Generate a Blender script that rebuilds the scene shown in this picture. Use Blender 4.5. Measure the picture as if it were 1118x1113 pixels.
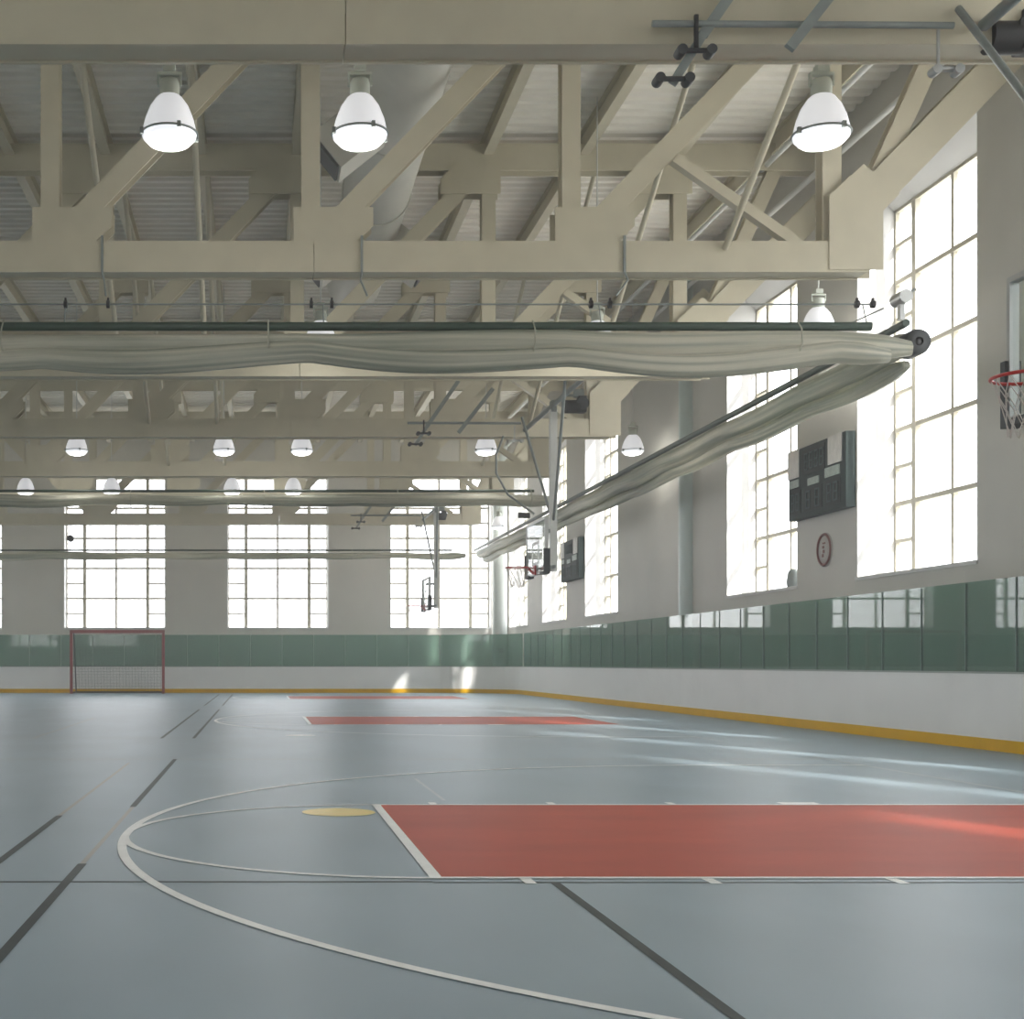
import bpy, math, random
from mathutils import Vector, Matrix
random.seed(7)
PI = math.pi
for o in list(bpy.data.objects):
    bpy.data.objects.remove(o)
S = bpy.context.scene
C = S.collection

# ------------------------------------------------------------------ camera
cam_d = bpy.data.cameras.new('camera')
cam = bpy.data.objects.new('camera', cam_d)
C.objects.link(cam)
cam.location = (0, 0, 1.14)
cam.rotation_euler = (PI/2, 0, 0)
cam_d.sensor_fit = 'HORIZONTAL'
cam_d.sensor_width = 36
cam_d.lens = 36*1460/1118
cam_d.shift_x = (559-284)/1118
cam_d.shift_y = (724.5-556.5)/1118
cam_d.clip_end = 300
S.camera = cam

# ------------------------------------------------------------------ world, sun, exposure
W = bpy.data.worlds.new('sky')
S.world = W
W.use_nodes = True
wn = W.node_tree
bg = wn.nodes['Background']
tc = wn.nodes.new('ShaderNodeTexCoord')
sx = wn.nodes.new('ShaderNodeSeparateXYZ')
rp = wn.nodes.new('ShaderNodeValToRGB')
rp.color_ramp.elements[0].position = 0.46
rp.color_ramp.elements[0].color = (0.62, 0.60, 0.55, 1)
rp.color_ramp.elements[1].position = 0.56
rp.color_ramp.elements[1].color = (0.94, 0.96, 1.0, 1)
mr = wn.nodes.new('ShaderNodeMapRange')
mr.inputs[1].default_value = -1
mr.inputs[2].default_value = 1
wn.links.new(tc.outputs['Generated'], sx.inputs[0])
wn.links.new(sx.outputs[2], mr.inputs[0])
wn.links.new(mr.outputs[0], rp.inputs[0])
wn.links.new(rp.outputs[0], bg.inputs[0])
bg.inputs[1].default_value = 4.0

sun_d = bpy.data.lights.new('sun', 'SUN')
sun = bpy.data.objects.new('sun', sun_d)
C.objects.link(sun)
sun_d.energy = 9.0
sun_d.angle = math.radians(1.6)
sun_d.color = (1.0, 0.95, 0.88)
sun.location = (20, -20, 20)
sun.rotation_euler = Vector((-0.37, 0.93, -0.53)).to_track_quat('-Z', 'Y').to_euler()

S.view_settings.view_transform = 'Standard'
S.view_settings.look = 'None'
S.view_settings.exposure = 0.8
S.view_settings.gamma = 1
S.view_settings.use_curve_mapping = False

# ------------------------------------------------------------------ dimensions
XW = 9.95            # right wall face
XL = -22.05          # left wall face
YF = 53.8            # far wall face
YB = -9.0            # wall behind the camera
HD = 10.42           # underside of roof deck
SILL, HEAD = 2.55, 8.68
FACE = 9.20          # opening height at the wall face, above the splayed head
BAY = 6.22
TY = [11.0] + [17.3 + BAY*k for k in range(6)]
XB = 9.55            # inner face of the rink boards
YBD = 51.6

# ------------------------------------------------------------------ materials
def mat(name, col, rough=0.6, metal=0.0, noise=0.0, nscale=6.0, bump=0.0, spec=0.5, emit=None, es=0.0, stretch=None):
    m = bpy.data.materials.new(name)
    m.use_nodes = True
    nt = m.node_tree
    b = nt.nodes['Principled BSDF']
    b.inputs['Roughness'].default_value = rough
    b.inputs['Metallic'].default_value = metal
    b.inputs['Specular IOR Level'].default_value = spec
    b.inputs['Base Color'].default_value = (*col, 1)
    if emit:
        b.inputs['Emission Color'].default_value = (*emit, 1)
        b.inputs['Emission Strength'].default_value = es
    tcn = nt.nodes.new('ShaderNodeTexCoord')
    src = tcn.outputs['Object']
    if stretch:
        mp = nt.nodes.new('ShaderNodeMapping')
        mp.inputs['Scale'].default_value = stretch
        nt.links.new(src, mp.inputs[0])
        src = mp.outputs[0]
    n = nt.nodes.new('ShaderNodeTexNoise')
    n.inputs['Scale'].default_value = nscale
    n.inputs['Detail'].default_value = 5
    nt.links.new(src, n.inputs['Vector'])
    r = nt.nodes.new('ShaderNodeValToRGB')
    k = noise
    r.color_ramp.elements[0].position = 0.3
    r.color_ramp.elements[1].position = 0.7
    r.color_ramp.elements[0].color = tuple(max(0, c*(1-k)) for c in col) + (1,)
    r.color_ramp.elements[1].color = tuple(min(1, c*(1+k)) for c in col) + (1,)
    nt.links.new(n.outputs['Fac'], r.inputs[0])
    nt.links.new(r.outputs[0], b.inputs['Base Color'])
    if bump:
        bp = nt.nodes.new('ShaderNodeBump')
        bp.inputs['Strength'].default_value = bump
        bp.inputs['Distance'].default_value = 0.02
        nt.links.new(n.outputs['Fac'], bp.inputs['Height'])
        nt.links.new(bp.outputs[0], b.inputs['Normal'])
    return m

M = {}
M['wall'] = mat('wall_paint', (0.53, 0.515, 0.47), 0.65, noise=0.04, nscale=1.2, bump=0.05)
M['jamb'] = mat('reveal_paint', (0.60, 0.60, 0.59), 0.6, noise=0.04, nscale=2)
M['floor'] = mat('floor_coating', (0.255, 0.335, 0.385), 0.42, noise=0.09, nscale=0.9, bump=0.03, spec=0.35, stretch=(1, 0.5, 1))
M['red'] = mat('red_court_paint', (0.45, 0.068, 0.036), 0.5, spec=0.15, noise=0.12, nscale=1.3, bump=0.03, stretch=(0.6, 1, 1))
M['white_line'] = mat('white_line_paint', (0.84, 0.85, 0.83), 0.45, noise=0.05, nscale=8)
M['dark_line'] = mat('dark_line_paint', (0.032, 0.045, 0.045), 0.5, spec=0.2, noise=0.2, nscale=5)
M['tan_line_and_sheen'] = mat('tan_line_and_sheen_paint', (0.26, 0.25, 0.21), 0.4, noise=0.1, nscale=5)  # tan lines, and the floor sheen painted over gaps in the dark lines
M['pale_line'] = mat('pale_line_paint', (0.34, 0.39, 0.41), 0.4, noise=0.1, nscale=5)
M['yellow_paint'] = mat('yellow_paint', (0.80, 0.62, 0.18), 0.4, noise=0.1, nscale=4)
M['steel'] = mat('cream_painted_steel', (0.54, 0.50, 0.38), 0.5, noise=0.05, nscale=3, bump=0.02)
M['deck'] = mat('roof_deck_paint', (0.82, 0.79, 0.71), 0.6, noise=0.04, nscale=3)
M['duct'] = mat('duct_paint', (0.52, 0.51, 0.45), 0.45, noise=0.04, nscale=3)
M['board'] = mat('white_board_plastic', (0.78, 0.78, 0.76), 0.4, noise=0.04, nscale=1.5)
M['kick'] = mat('yellow_kick_plate', (0.72, 0.41, 0.0), 0.5, spec=0.2, noise=0.06, nscale=3)
M['rail'] = mat('board_cap_rail', (0.30, 0.33, 0.30), 0.4)
M['joint'] = mat('glass_joint_seal', (0.10, 0.15, 0.13), 0.4)
M['alu'] = mat('aluminium', (0.45, 0.46, 0.45), 0.4, metal=0.6)
M['frame'] = mat('window_frame_paint', (0.50, 0.47, 0.38), 0.5, noise=0.04)
M['grey_metal'] = mat('grey_green_painted_tube', (0.24, 0.27, 0.26), 0.5, metal=0.1, noise=0.1, nscale=10)
M['mast'] = mat('white_painted_tube', (0.62, 0.63, 0.60), 0.4, noise=0.04)
M['black'] = mat('black_rubber', (0.015, 0.015, 0.016), 0.5, noise=0.2)
M['pad'] = mat('dark_grey_padding', (0.05, 0.055, 0.058), 0.6, noise=0.1)
M['rim'] = mat('red_rim_enamel', (0.50, 0.03, 0.025), 0.35, noise=0.08)
M['goal_red'] = mat('dull_red_goal_paint', (0.30, 0.055, 0.06), 0.45, noise=0.1)
M['green_pipe'] = mat('dark_green_pipe', (0.035, 0.06, 0.045), 0.45, noise=0.2)
M['net'] = mat('cotton_net', (0.62, 0.60, 0.56), 0.8)
M['dark_net'] = mat('dark_goal_net', (0.16, 0.19, 0.17), 0.8)
M['sb'] = mat('scoreboard_green_black', (0.035, 0.050, 0.048), 0.75, spec=0.15, noise=0.15, nscale=4)
M['sb_dark'] = mat('scoreboard_digit_window', (0.012, 0.018, 0.018), 0.6, spec=0.2)
M['sb_digit'] = mat('unlit_digit_segment', (0.05, 0.085, 0.085), 0.6, spec=0.2)
M['sb_white'] = mat('scoreboard_white_panel', (0.62, 0.60, 0.57), 0.5, noise=0.1, nscale=9)
M['sb_mint'] = mat('scoreboard_pale_strip', (0.30, 0.36, 0.32), 0.5, noise=0.15, nscale=14)
M['sign'] = mat('sign_face', (0.43, 0.41, 0.38), 0.5)
M['sign_red'] = mat('sign_brown_red', (0.17, 0.05, 0.04), 0.5)
M['lamp_body'] = mat('lamp_housing', (0.52, 0.55, 0.48), 0.4)
M['lamp_glow'] = mat('lit_lamp_glass', (0.85, 0.86, 0.88), 0.3, emit=(0.93, 0.95, 1.0), es=0.48)
M['lamp_shade'] = mat('lit_lamp_shade', (0.85, 0.86, 0.88), 0.3, emit=(0.95, 0.95, 1.0), es=0.28)
M['column'] = mat('pale_column_paint', (0.52, 0.56, 0.53), 0.4, noise=0.03)
M['pale_col'] = mat('blue_grey_column_paint', (0.50, 0.58, 0.56), 0.35, noise=0.03)

def glass_mat(name, tint, diff, fdiff, ior=1.5, rough=0.02):
    m = bpy.data.materials.new(name)
    m.use_nodes = True
    nt = m.node_tree
    nt.nodes.clear()
    out = nt.nodes.new('ShaderNodeOutputMaterial')
    tr = nt.nodes.new('ShaderNodeBsdfTransparent')
    tr.inputs[0].default_value = (*tint, 1)
    df = nt.nodes.new('ShaderNodeBsdfDiffuse')
    df.inputs[0].default_value = (*diff, 1)
    mx = nt.nodes.new('ShaderNodeMixShader')
    mx.inputs[0].default_value = fdiff
    nt.links.new(tr.outputs[0], mx.inputs[1])
    nt.links.new(df.outputs[0], mx.inputs[2])
    gl = nt.nodes.new('ShaderNodeBsdfGlossy')
    gl.inputs['Roughness'].default_value = rough
    fr = nt.nodes.new('ShaderNodeFresnel')
    fr.inputs[0].default_value = ior
    m2 = nt.nodes.new('ShaderNodeMixShader')
    ge = nt.nodes.new('ShaderNodeNewGeometry')
    inv = nt.nodes.new('ShaderNodeMath'); inv.operation = 'SUBTRACT'; inv.inputs[0].default_value = 1
    nt.links.new(ge.outputs['Backfacing'], inv.inputs[1])
    mu = nt.nodes.new('ShaderNodeMath'); mu.operation = 'MULTIPLY'
    nt.links.new(fr.outputs[0], mu.inputs[0]); nt.links.new(inv.outputs[0], mu.inputs[1])
    nt.links.new(mu.outputs[0], m2.inputs[0])
    nt.links.new(mx.outputs[0], m2.inputs[1])
    nt.links.new(gl.outputs[0], m2.inputs[2])
    nt.links.new(m2.outputs[0], out.inputs[0])
    return m
M['rink_glass'] = glass_mat('green_rink_glass', (0.62, 0.80, 0.73), (0.25, 0.35, 0.30), 0.40)

def pane_mat():
    m = bpy.data.materials.new('hazy_window_glass')
    m.use_nodes = True
    nt = m.node_tree
    nt.nodes.clear()
    out = nt.nodes.new('ShaderNodeOutputMaterial')
    tr = nt.nodes.new('ShaderNodeBsdfTransparent')
    tr.inputs[0].default_value = (0.93, 0.94, 0.95, 1)
    tl = nt.nodes.new('ShaderNodeBsdfTranslucent')
    tl.inputs[0].default_value = (0.9, 0.9, 0.9, 1)
    mx = nt.nodes.new('ShaderNodeMixShader')
    mx.inputs[0].default_value = 0.35
    nt.links.new(tr.outputs[0], mx.inputs[1])
    nt.links.new(tl.outputs[0], mx.inputs[2])
    nt.links.new(mx.outputs[0], out.inputs[0])
    return m
M['pane'] = pane_mat()

def curtain_mat():
    m = bpy.data.materials.new('curtain_vinyl')
    m.use_nodes = True
    nt = m.node_tree
    b = nt.nodes['Principled BSDF']
    b.inputs['Roughness'].default_value = 0.4
    out = nt.nodes['Material Output']
    tcn = nt.nodes.new('ShaderNodeTexCoord')
    mp = nt.nodes.new('ShaderNodeMapping')
    n = nt.nodes.new('ShaderNodeTexNoise')
    n.inputs['Scale'].default_value = 2.0
    n.inputs['Detail'].default_value = 4
    nt.links.new(tcn.outputs['UV'], mp.inputs[0])
    mp.inputs['Scale'].default_value = (0.10, 2.2, 1)
    nt.links.new(mp.outputs[0], n.inputs['Vector'])
    r = nt.nodes.new('ShaderNodeValToRGB')
    r.color_ramp.elements[0].position = 0.38
    r.color_ramp.elements[0].color = (0.30, 0.33, 0.27, 1)
    r.color_ramp.elements[1].position = 0.62
    r.color_ramp.elements[1].color = (0.72, 0.695, 0.59, 1)
    nt.links.new(n.outputs['Fac'], r.inputs[0])
    nt.links.new(r.outputs[0], b.inputs['Base Color'])
    tl = nt.nodes.new('ShaderNodeBsdfTranslucent')
    nt.links.new(r.outputs[0], tl.inputs[0])
    mx = nt.nodes.new('ShaderNodeMixShader')
    mx.inputs[0].default_value = 0.42
    nt.links.new(b.outputs[0], mx.inputs[1])
    nt.links.new(tl.outputs[0], mx.inputs[2])
    nt.links.new(mx.outputs[0], out.inputs[0])
    return m
M['curtain'] = curtain_mat()

# ------------------------------------------------------------------ mesh helper
class MB:
    def __init__(s):
        s.v = []; s.f = []; s.smooth = []; s.uv = {}
    def add(s, vs, fs, smooth=False):
        b = len(s.v)
        s.v += [tuple(v) for v in vs]
        for f in fs:
            s.f.append(tuple(i+b for i in f)); s.smooth.append(smooth)
    def box(s, x0, x1, y0, y1, z0, z1):
        x0, x1 = min(x0, x1), max(x0, x1); y0, y1 = min(y0, y1), max(y0, y1); z0, z1 = min(z0, z1), max(z0, z1)
        s.add([(x0,y0,z0),(x1,y0,z0),(x1,y1,z0),(x0,y1,z0),(x0,y0,z1),(x1,y0,z1),(x1,y1,z1),(x0,y1,z1)],
              [(0,3,2,1),(4,5,6,7),(0,1,5,4),(1,2,6,5),(2,3,7,6),(3,0,4,7)])
        return s
    def bar(s, a, b, w, h, up=(0, 1, 0)):
        """rectangular bar: w across, h along `up`"""
        a, b = Vector(a), Vector(b)
        d = (b-a).normalized(); up = Vector(up)
        sd = d.cross(up).normalized(); u = sd.cross(d).normalized()
        vs = []
        for p in (a, b):
            for i, j in ((-1,-1),(1,-1),(1,1),(-1,1)):
                vs.append(p + sd*(w/2*i) + u*(h/2*j))
        s.add(vs, [(3,2,1,0),(4,5,6,7),(0,1,5,4),(1,2,6,5),(2,3,7,6),(3,0,4,7)])
        return s
    def ibeam(s, a, b, depth, fw, tf=0.025, tw=0.02, up=(0,1,0)):
        """H section: flanges spread along `up` (distance fw apart), flange plates `depth` tall"""
        a, b = Vector(a), Vector(b)
        d = (b-a).normalized(); upv = Vector(up)
        sd = d.cross(upv).normalized(); u = sd.cross(d).normalized()
        for k in (-1, 1):
            o = u*(k*(fw/2-tf/2))
            s.bar(a+o, b+o, depth, tf, up)
        s.bar(a, b, tw, fw-2*tf, up)
        return s
    def tube(s, pts, r, n=10, cap=True):
        pts = [Vector(p) for p in pts]
        rings = []
        prev = None
        for i, p in enumerate(pts):
            if i == 0: d = pts[1]-p
            elif i == len(pts)-1: d = p-pts[i-1]
            else: d = (pts[i+1]-pts[i-1])
            d.normalize()
            if prev is None:
                ref = Vector((0,0,1)) if abs(d.z) < 0.9 else Vector((1,0,0))
                sd = d.cross(ref).normalized()
            else:
                sd = (prev - d*prev.dot(d)).normalized()
            prev = sd
            u = sd.cross(d)
            rr = r[i] if isinstance(r, (list, tuple)) else r
            rings.append([p + sd*(math.cos(t)*rr) + u*(math.sin(t)*rr) for t in [2*PI*k/n for k in range(n)]])
        vs = [v for rg in rings for v in rg]
        fs = []
        for i in range(len(rings)-1):
            for k in range(n):
                a = i*n+k; b = i*n+(k+1) % n
                fs.append((a, b, b+n, a+n))
        s.add(vs, fs, True)
        if cap:
            s.add(rings[0], [tuple(range(n))]); s.add(rings[-1], [tuple(reversed(range(n)))])
        return s
    def lathe(s, prof, c=(0,0,0), n=32):
        vs = []; fs = []
        for (r, z) in prof:
            for k in range(n):
                t = 2*PI*k/n
                vs.append((c[0]+r*math.cos(t), c[1]+r*math.sin(t), c[2]+z))
        for i in range(len(prof)-1):
            for k in range(n):
                a = i*n+k; b = i*n+(k+1) % n
                fs.append((a, b, b+n, a+n))
        s.add(vs, fs, True)
        return s
    def prism(s, poly, y0, y1):
        """poly in x,z extruded along y"""
        n = len(poly)
        vs = [(x, y0, z) for x, z in poly] + [(x, y1, z) for x, z in poly]
        s.add(vs, [tuple(range(n)), tuple(reversed(range(n, 2*n)))] + [(i, i+n, (i+1) % n+n, (i+1) % n) for i in range(n)])
        return s
    def torus(s, c, R, r, axis='z', n=32, m=8, a0=0, a1=2*PI):
        pts = []
        k = n if a1-a0 >= 2*PI-1e-6 else n
        for i in range(k+1):
            t = a0+(a1-a0)*i/k
            if axis == 'z': p = (c[0]+R*math.cos(t), c[1]+R*math.sin(t), c[2])
            elif axis == 'x': p = (c[0], c[1]+R*math.cos(t), c[2]+R*math.sin(t))
            else: p = (c[0]+R*math.cos(t), c[1], c[2]+R*math.sin(t))
            pts.append(p)
        return s.tube(pts, r, m, cap=False)
    def build(s, name, m, parent=None, bevel=0):
        me = bpy.data.meshes.new(name)
        me.from_pydata(s.v, [], s.f)
        me.materials.append(m)
        me.polygons.foreach_set('use_smooth', s.smooth)
        import bmesh
        bm = bmesh.new(); bm.from_mesh(me)
        bmesh.ops.recalc_face_normals(bm, faces=bm.faces)
        bm.to_mesh(me); bm.free()
        o = bpy.data.objects.new(name, me)
        C.objects.link(o)
        if parent: o.parent = parent
        if bevel:
            bv = o.modifiers.new('bevel', 'BEVEL'); bv.width = bevel; bv.segments = 2; bv.limit_method = 'ANGLE'
        return o

def tag(o, label, cat, group=None, kind=None):
    o['label'] = label; o['category'] = cat
    if group: o['group'] = group
    if kind: o['kind'] = kind
    return o
def thing(name, label, cat, loc=(0,0,0), group=None):
    o = bpy.data.objects.new(name, None); C.objects.link(o)
    o.location = loc; o.empty_display_size = 0.2
    return tag(o, label, cat, group)
def structure(o):
    o['kind'] = 'structure'
    return o
def copy_tree(o, parent=None):
    c = o.copy(); C.objects.link(c)
    if parent: c.parent = parent
    for ch in [x for x in bpy.data.objects if x.parent == o]:
        copy_tree(ch, c)
    return c

# ------------------------------------------------------------------ shell
floor = MB().box(XL-0.8, XW+0.8, YB-0.8, YF+0.8, -0.3, 0).build('floor', M['floor'])
structure(floor)

PITCH = 6.22
right_c = [20.42 + PITCH*k for k in (-4, -3, -2, -1, 0, 1, 3, 4, 5)]
right_w = {k: 3.74 for k in range(9)}
left_c = [20.42 + PITCH*k for k in (-4, -3, -2, -1, 0, 1, 2, 3, 4, 5)]
far_c = [7.28 - 6.57*k for k in range(5)]
rear_c = [-12.43, -19.0]

def wall_with_holes(name, u0, u1, centres, width, mapf):
    """solid wall with rectangular openings. u along the wall, v height, w outward depth"""
    b = MB()
    def bx(ua, ub, va, vb):
        p = mapf(ua, va, 0); q = mapf(ub, vb, 0.8)
        b.box(p[0], q[0], p[1], q[1], p[2], q[2])
    bx(u0, u1, 0, SILL); bx(u0, u1, FACE, HD+0.5)
    cs = sorted(centres)
    edges = [u0]
    for c in cs:
        edges += [c-width/2, c+width/2]
    edges.append(u1)
    for i in range(0, len(edges), 2):
        if edges[i+1] > edges[i]+0.01:
            bx(edges[i], edges[i+1], SILL, FACE)
    o = b.build(name, M['wall'])
    return structure(o)

map_right = lambda u, v, w: (XW+w, u, v)
map_left = lambda u, v, w: (XL-w, u, v)
map_far = lambda u, v, w: (u, YF+w, v)
map_rear = lambda u, v, w: (u, YB-w, v)
WR, WFAR = 3.74, 4.07
# the last right-hand window stops at the far corner
right_c[-1] = YF - WR/2 - 0.35
wall_with_holes('wall_right', YB, YF, right_c, WR, map_right)
wall_with_holes('wall_left', YB, YF, left_c, WR, map_left)
wall_with_holes('wall_far', XL-0.8, XW+0.8, far_c, WFAR, map_far)
wall_with_holes('wall_rear', XL-0.8, XW+0.8, rear_c, WFAR, map_rear)

# roof deck: corrugated sheet, ribs running across the hall
b = MB()
y = YB-0.5; vs = []; P = 0.305
prof = []
while y < YF+0.6:
    prof += [(y, HD+0.055), (y+0.10, HD+0.055), (y+0.14, HD), (y+0.265, HD)]
    y += P
n = len(prof)
vs = [(XL-0.5, py, pz) for py, pz in prof] + [(XW+0.5, py, pz) for py, pz in prof]
b.add(vs, [(i, i+1, i+1+n, i+n) for i in range(n-1)])
b.box(XL-0.5, XW+0.5, YB-0.5, YF+0.5, HD+0.12, HD+0.3)
ceiling = structure(b.build('ceiling', M['deck']))
NODES = [7.35 - 3.35*k for k in range(9)]      # truss panel points
px_ = 9.02
while px_ > XL+1:
    MB().ibeam((px_, YB, 10.22), (px_, YF, 10.22), 0.02, 0.36, up=(0,0,1)).box(px_-0.085, px_+0.085, YB, YF, 10.39, 10.415).box(px_-0.085, px_+0.085, YB, YF, 10.03, 10.055).build('purlin', M['steel'], ceiling)
    px_ -= 1.675

# ------------------------------------------------------------------ windows
wcount = 0
def window(c, width, mapf, jw=0.66):
    global wcount
    wcount += 1
    u0, u1 = c-width/2, c+width/2
    H = HEAD-SILL
    g = 0.66
    rows = 5
    nw = width*0.185
    def bx(b, ua, ub, va, vb, wa, wb):
        p = mapf(ua, va, wa); q = mapf(ub, vb, wb)
        b.box(p[0], q[0], p[1], q[1], p[2], q[2])
    b = MB()
    t = 0.055
    bx(b, u0, u0+t, SILL, HEAD, g-0.04, g+0.08); bx(b, u1-t, u1, SILL, HEAD, g-0.04, g+0.08)
    bx(b, u0, u1, SILL, SILL+t, g-0.04, g+0.08); bx(b, u0, u1, HEAD-t, HEAD, g-0.04, g+0.08)
    root = structure(b.build('window_%d' % wcount, M['frame']))
    b = MB()
    for um in (u0+nw, u1-nw):
        bx(b, um-0.065, um+0.065, SILL+t, HEAD-t, g-0.06, g+0.06)
    bx(b, c-0.04, c+0.04, SILL+t, HEAD-t, g-0.04, g+0.05)
    b.build('mullion', M['frame'], root)
    b = MB()
    for k in range(1, rows):
        v = SILL + H*k/rows
        bx(b, u0+t, u1-t, v-0.038, v+0.038, g-0.05, g+0.045)
    for k in range(rows):
        v = SILL + H*(k+0.5)/rows
        bx(b, u0+t, u0+nw, v-0.03, v+0.03, g-0.045, g+0.04)
        bx(b, u1-nw, u1-t, v-0.03, v+0.03, g-0.045, g+0.04)
    b.build('glazing_bar', M['frame'], root)
    b = MB()
    p = [mapf(u0, SILL, g+0.02), mapf(u1, SILL, g+0.02), mapf(u1, HEAD, g+0.02), mapf(u0, HEAD, g+0.02)]
    b.add(p, [(0,1,2,3)])
    b.build('window_pane', M['pane'], root)
    # plaster lining of the reveal
    b = MB()
    e = 0.012
    bx(b, u0, u0+e, SILL, FACE, 0.0, g-0.04); bx(b, u1-e, u1, SILL, FACE, 0.0, g-0.04)
    b.build('reveal_lining', M['jamb'], root)
    b = MB()
    pr = [(0.0, FACE), (g-0.05, HEAD), (g+0.14, HEAD), (g+0.14, FACE)]
    vs = [mapf(u0+e, v, w) for w, v in pr] + [mapf(u1-e, v, w) for w, v in pr]
    b.add(vs, [(0,1,2,3), (7,6,5,4), (0,4,5,1), (1,5,6,2), (2,6,7,3), (3,7,4,0)])
    b.build('splayed_head', M['jamb'], root)
    b = MB()
    bx(b, u0-0.02, u1+0.02, SILL-0.03, SILL+0.025, -0.03, g-0.04)
    b.build('window_sill', M['jamb'], root)
    # daylight portal for this opening (guides sky sampling, gives no light itself)
    l = bpy.data.lights.new('portal', 'AREA'); l.shape = 'RECTANGLE'
    l.size = width; l.size_y = H
    l.cycles.is_portal = True
    lo = bpy.data.objects.new('portal', l); C.objects.link(lo)
    ctr = Vector(mapf(c, (SILL+HEAD)/2, g+0.2)); inn = Vector(mapf(c, (SILL+HEAD)/2, -1))
    lo.location = ctr
    lo.rotation_euler = (inn-ctr).to_track_quat('-Z', 'Y').to_euler()
for c in right_c: window(c, WR, map_right)
for c in far_c: window(c, WFAR, map_far)
for c in left_c: window(c, WR, map_left)
for c in rear_c: window(c, WFAR, map_rear)

# ------------------------------------------------------------------ columns
col = MB().lathe([(0.28, 0), (0.28, HD-0.02)], (9.35, 52.15, 0), 28).build('column', M['column'])
tag(col, 'tall round pale column behind the boards in the far right corner', 'column')
col = MB().lathe([(0.24, 0), (0.24, 10.0)], (XW, 31.0, 0), 32).build('column', M['pale_col'])
tag(col, 'pale blue-grey half-round column on the right wall, between scoreboards', 'column')

# ------------------------------------------------------------------ court markings (paint on the floor, with sheen coloured into two dark lines)
def flat(pts, z, name, m):
    b = MB(); b.add([(x, y, z) for x, y in pts], [tuple(range(len(pts)))])
    return b.build(name, m, floor)
def rect(x0, x1, y0, y1, z, name, m):
    return flat([(x0,y0),(x1,y0),(x1,y1),(x0,y1)], z, name, m)
def arc(cx, cy, R, w, a0, a1, z, name, m, n=96):
    b = MB(); vs = []; fs = []
    for i in range(n+1):
        t = a0+(a1-a0)*i/n
        vs += [(cx+(R-w/2)*math.cos(t), cy+(R-w/2)*math.sin(t), z), (cx+(R+w/2)*math.cos(t), cy+(R+w/2)*math.sin(t), z)]
    fs = [(2*i, 2*i+1, 2*i+3, 2*i+2) for i in range(n)]
    b.add(vs, fs)
    return b.build(name, m, floor)
CZ = [8.92, 26.70, 44.48]
for k, cz in enumerate(CZ):
    rect(0.94, 6.73, cz-1.83, cz+1.83, 0.002, 'painted_key', M['red'])
    lw = 0.055
    rect(0.915, 6.73, cz-1.83-lw/2, cz-1.83+lw/2, 0.004, 'lane_line', M['white_line'])
    rect(0.915, 6.73, cz+1.83-lw/2, cz+1.83+lw/2, 0.004, 'lane_line', M['white_line'])
    rect(0.90, 0.965, cz-1.83-lw/2, cz+1.83+lw/2, 0.0045, 'free_throw_line', M['white_line'])
    arc(0.94, cz, 1.83, 0.05, PI/2, 3*PI/2, 0.003, 'free_throw_circle', M['white_line'])
    b = MB()
    # three point line: semicircle plus straight returns to the baseline
    R = 6.02; w = 0.058; n = 128; vs = []
    path = [(6.73, cz+R)] + [(5.13+R*math.cos(t), cz+R*math.sin(t)) for t in [PI/2+PI*i/n for i in range(n+1)]] + [(6.73, cz-R)]
    nr = [(0, 1)] + [(math.cos(t), math.sin(t)) for t in [PI/2+PI*i/n for i in range(n+1)]] + [(0, -1)]
    for (x, y), (a, c) in zip(path, nr):
        vs += [(x-a*w/2, y-c*w/2, 0.0035), (x+a*w/2, y+c*w/2, 0.0035)]
    b.add(vs, [(2*i, 2*i+1, 2*i+3, 2*i+2) for i in range(len(path)-1)])
    b.build('three_point_line', M['white_line'], floor)
    for sgn in (-1, 1):
        y0 = cz+sgn*1.857; y1 = cz+sgn*2.02
        for xx in (1.40, 2.36, 3.33):
            rect(xx-0.03, xx+0.03, min(y0,y1), max(y0,y1), 0.003, 'lane_mark', M['white_line'])
        rect(4.22, 4.53, min(y0,y1), max(y0,y1), 0.003, 'lane_mark', M['white_line'])
    rect(6.70, 6.76, cz-7.3, cz+7.3, 0.003, 'baseline', M['pale_line'])
for x, seg in ((-1.01, [(2.2,7.6,'dark_line'),(7.6,10.6,'tan_line_and_sheen'),(10.6,15.9,'dark_line'),(20.3,33,'dark_line'),(36,49,'dark_line')]),  # tan stretch: reflected sheen on the dark line, put into the colour
               (-1.50, [(2.2,10.0,'dark_line'),(10.0,12.4,'tan_line_and_sheen'),(12.4,15.3,'tan_line_and_sheen'),(20.3,33,'dark_line'),(36,49,'dark_line')]),  # first tan stretch here is the same painted sheen
               (-3.45, [(20.3,28,'tan_line_and_sheen')]),
               (1.53, [(2.2,6.95,'dark_line'),(11.1,13.2,'pale_line')])):
    for (a, c, mm) in seg:
        wd = 0.05 if mm == 'dark_line' else 0.032
        rect(x-wd/2, x+wd/2, a, c, 0.0015, 'volleyball_court_line' if mm == 'dark_line' else 'thin_line_and_sheen', M[mm])
rect(XL+3, 0.9, 6.95, 6.99, 0.001, 'cross_court_line', M['dark_line'])
rect(0.9, XB, 6.93, 6.965, 0.001, 'cross_court_line', M['dark_line'])
for yy in (15.9, 20.4, 33.1):
    rect(XL+3, XB-0.2, yy-0.025, yy+0.025, 0.001, 'cross_court_line', M['tan_line_and_sheen'])
arc(0.60, 10.22, 0.14, 0.28, 0, 2*PI, 0.003, 'yellow_spot', M['yellow_paint'], 40)
arc(0.64, 21.1, 0.12, 0.24, 0, 2*PI, 0.003, 'white_spot', M['white_line'], 40)

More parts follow.
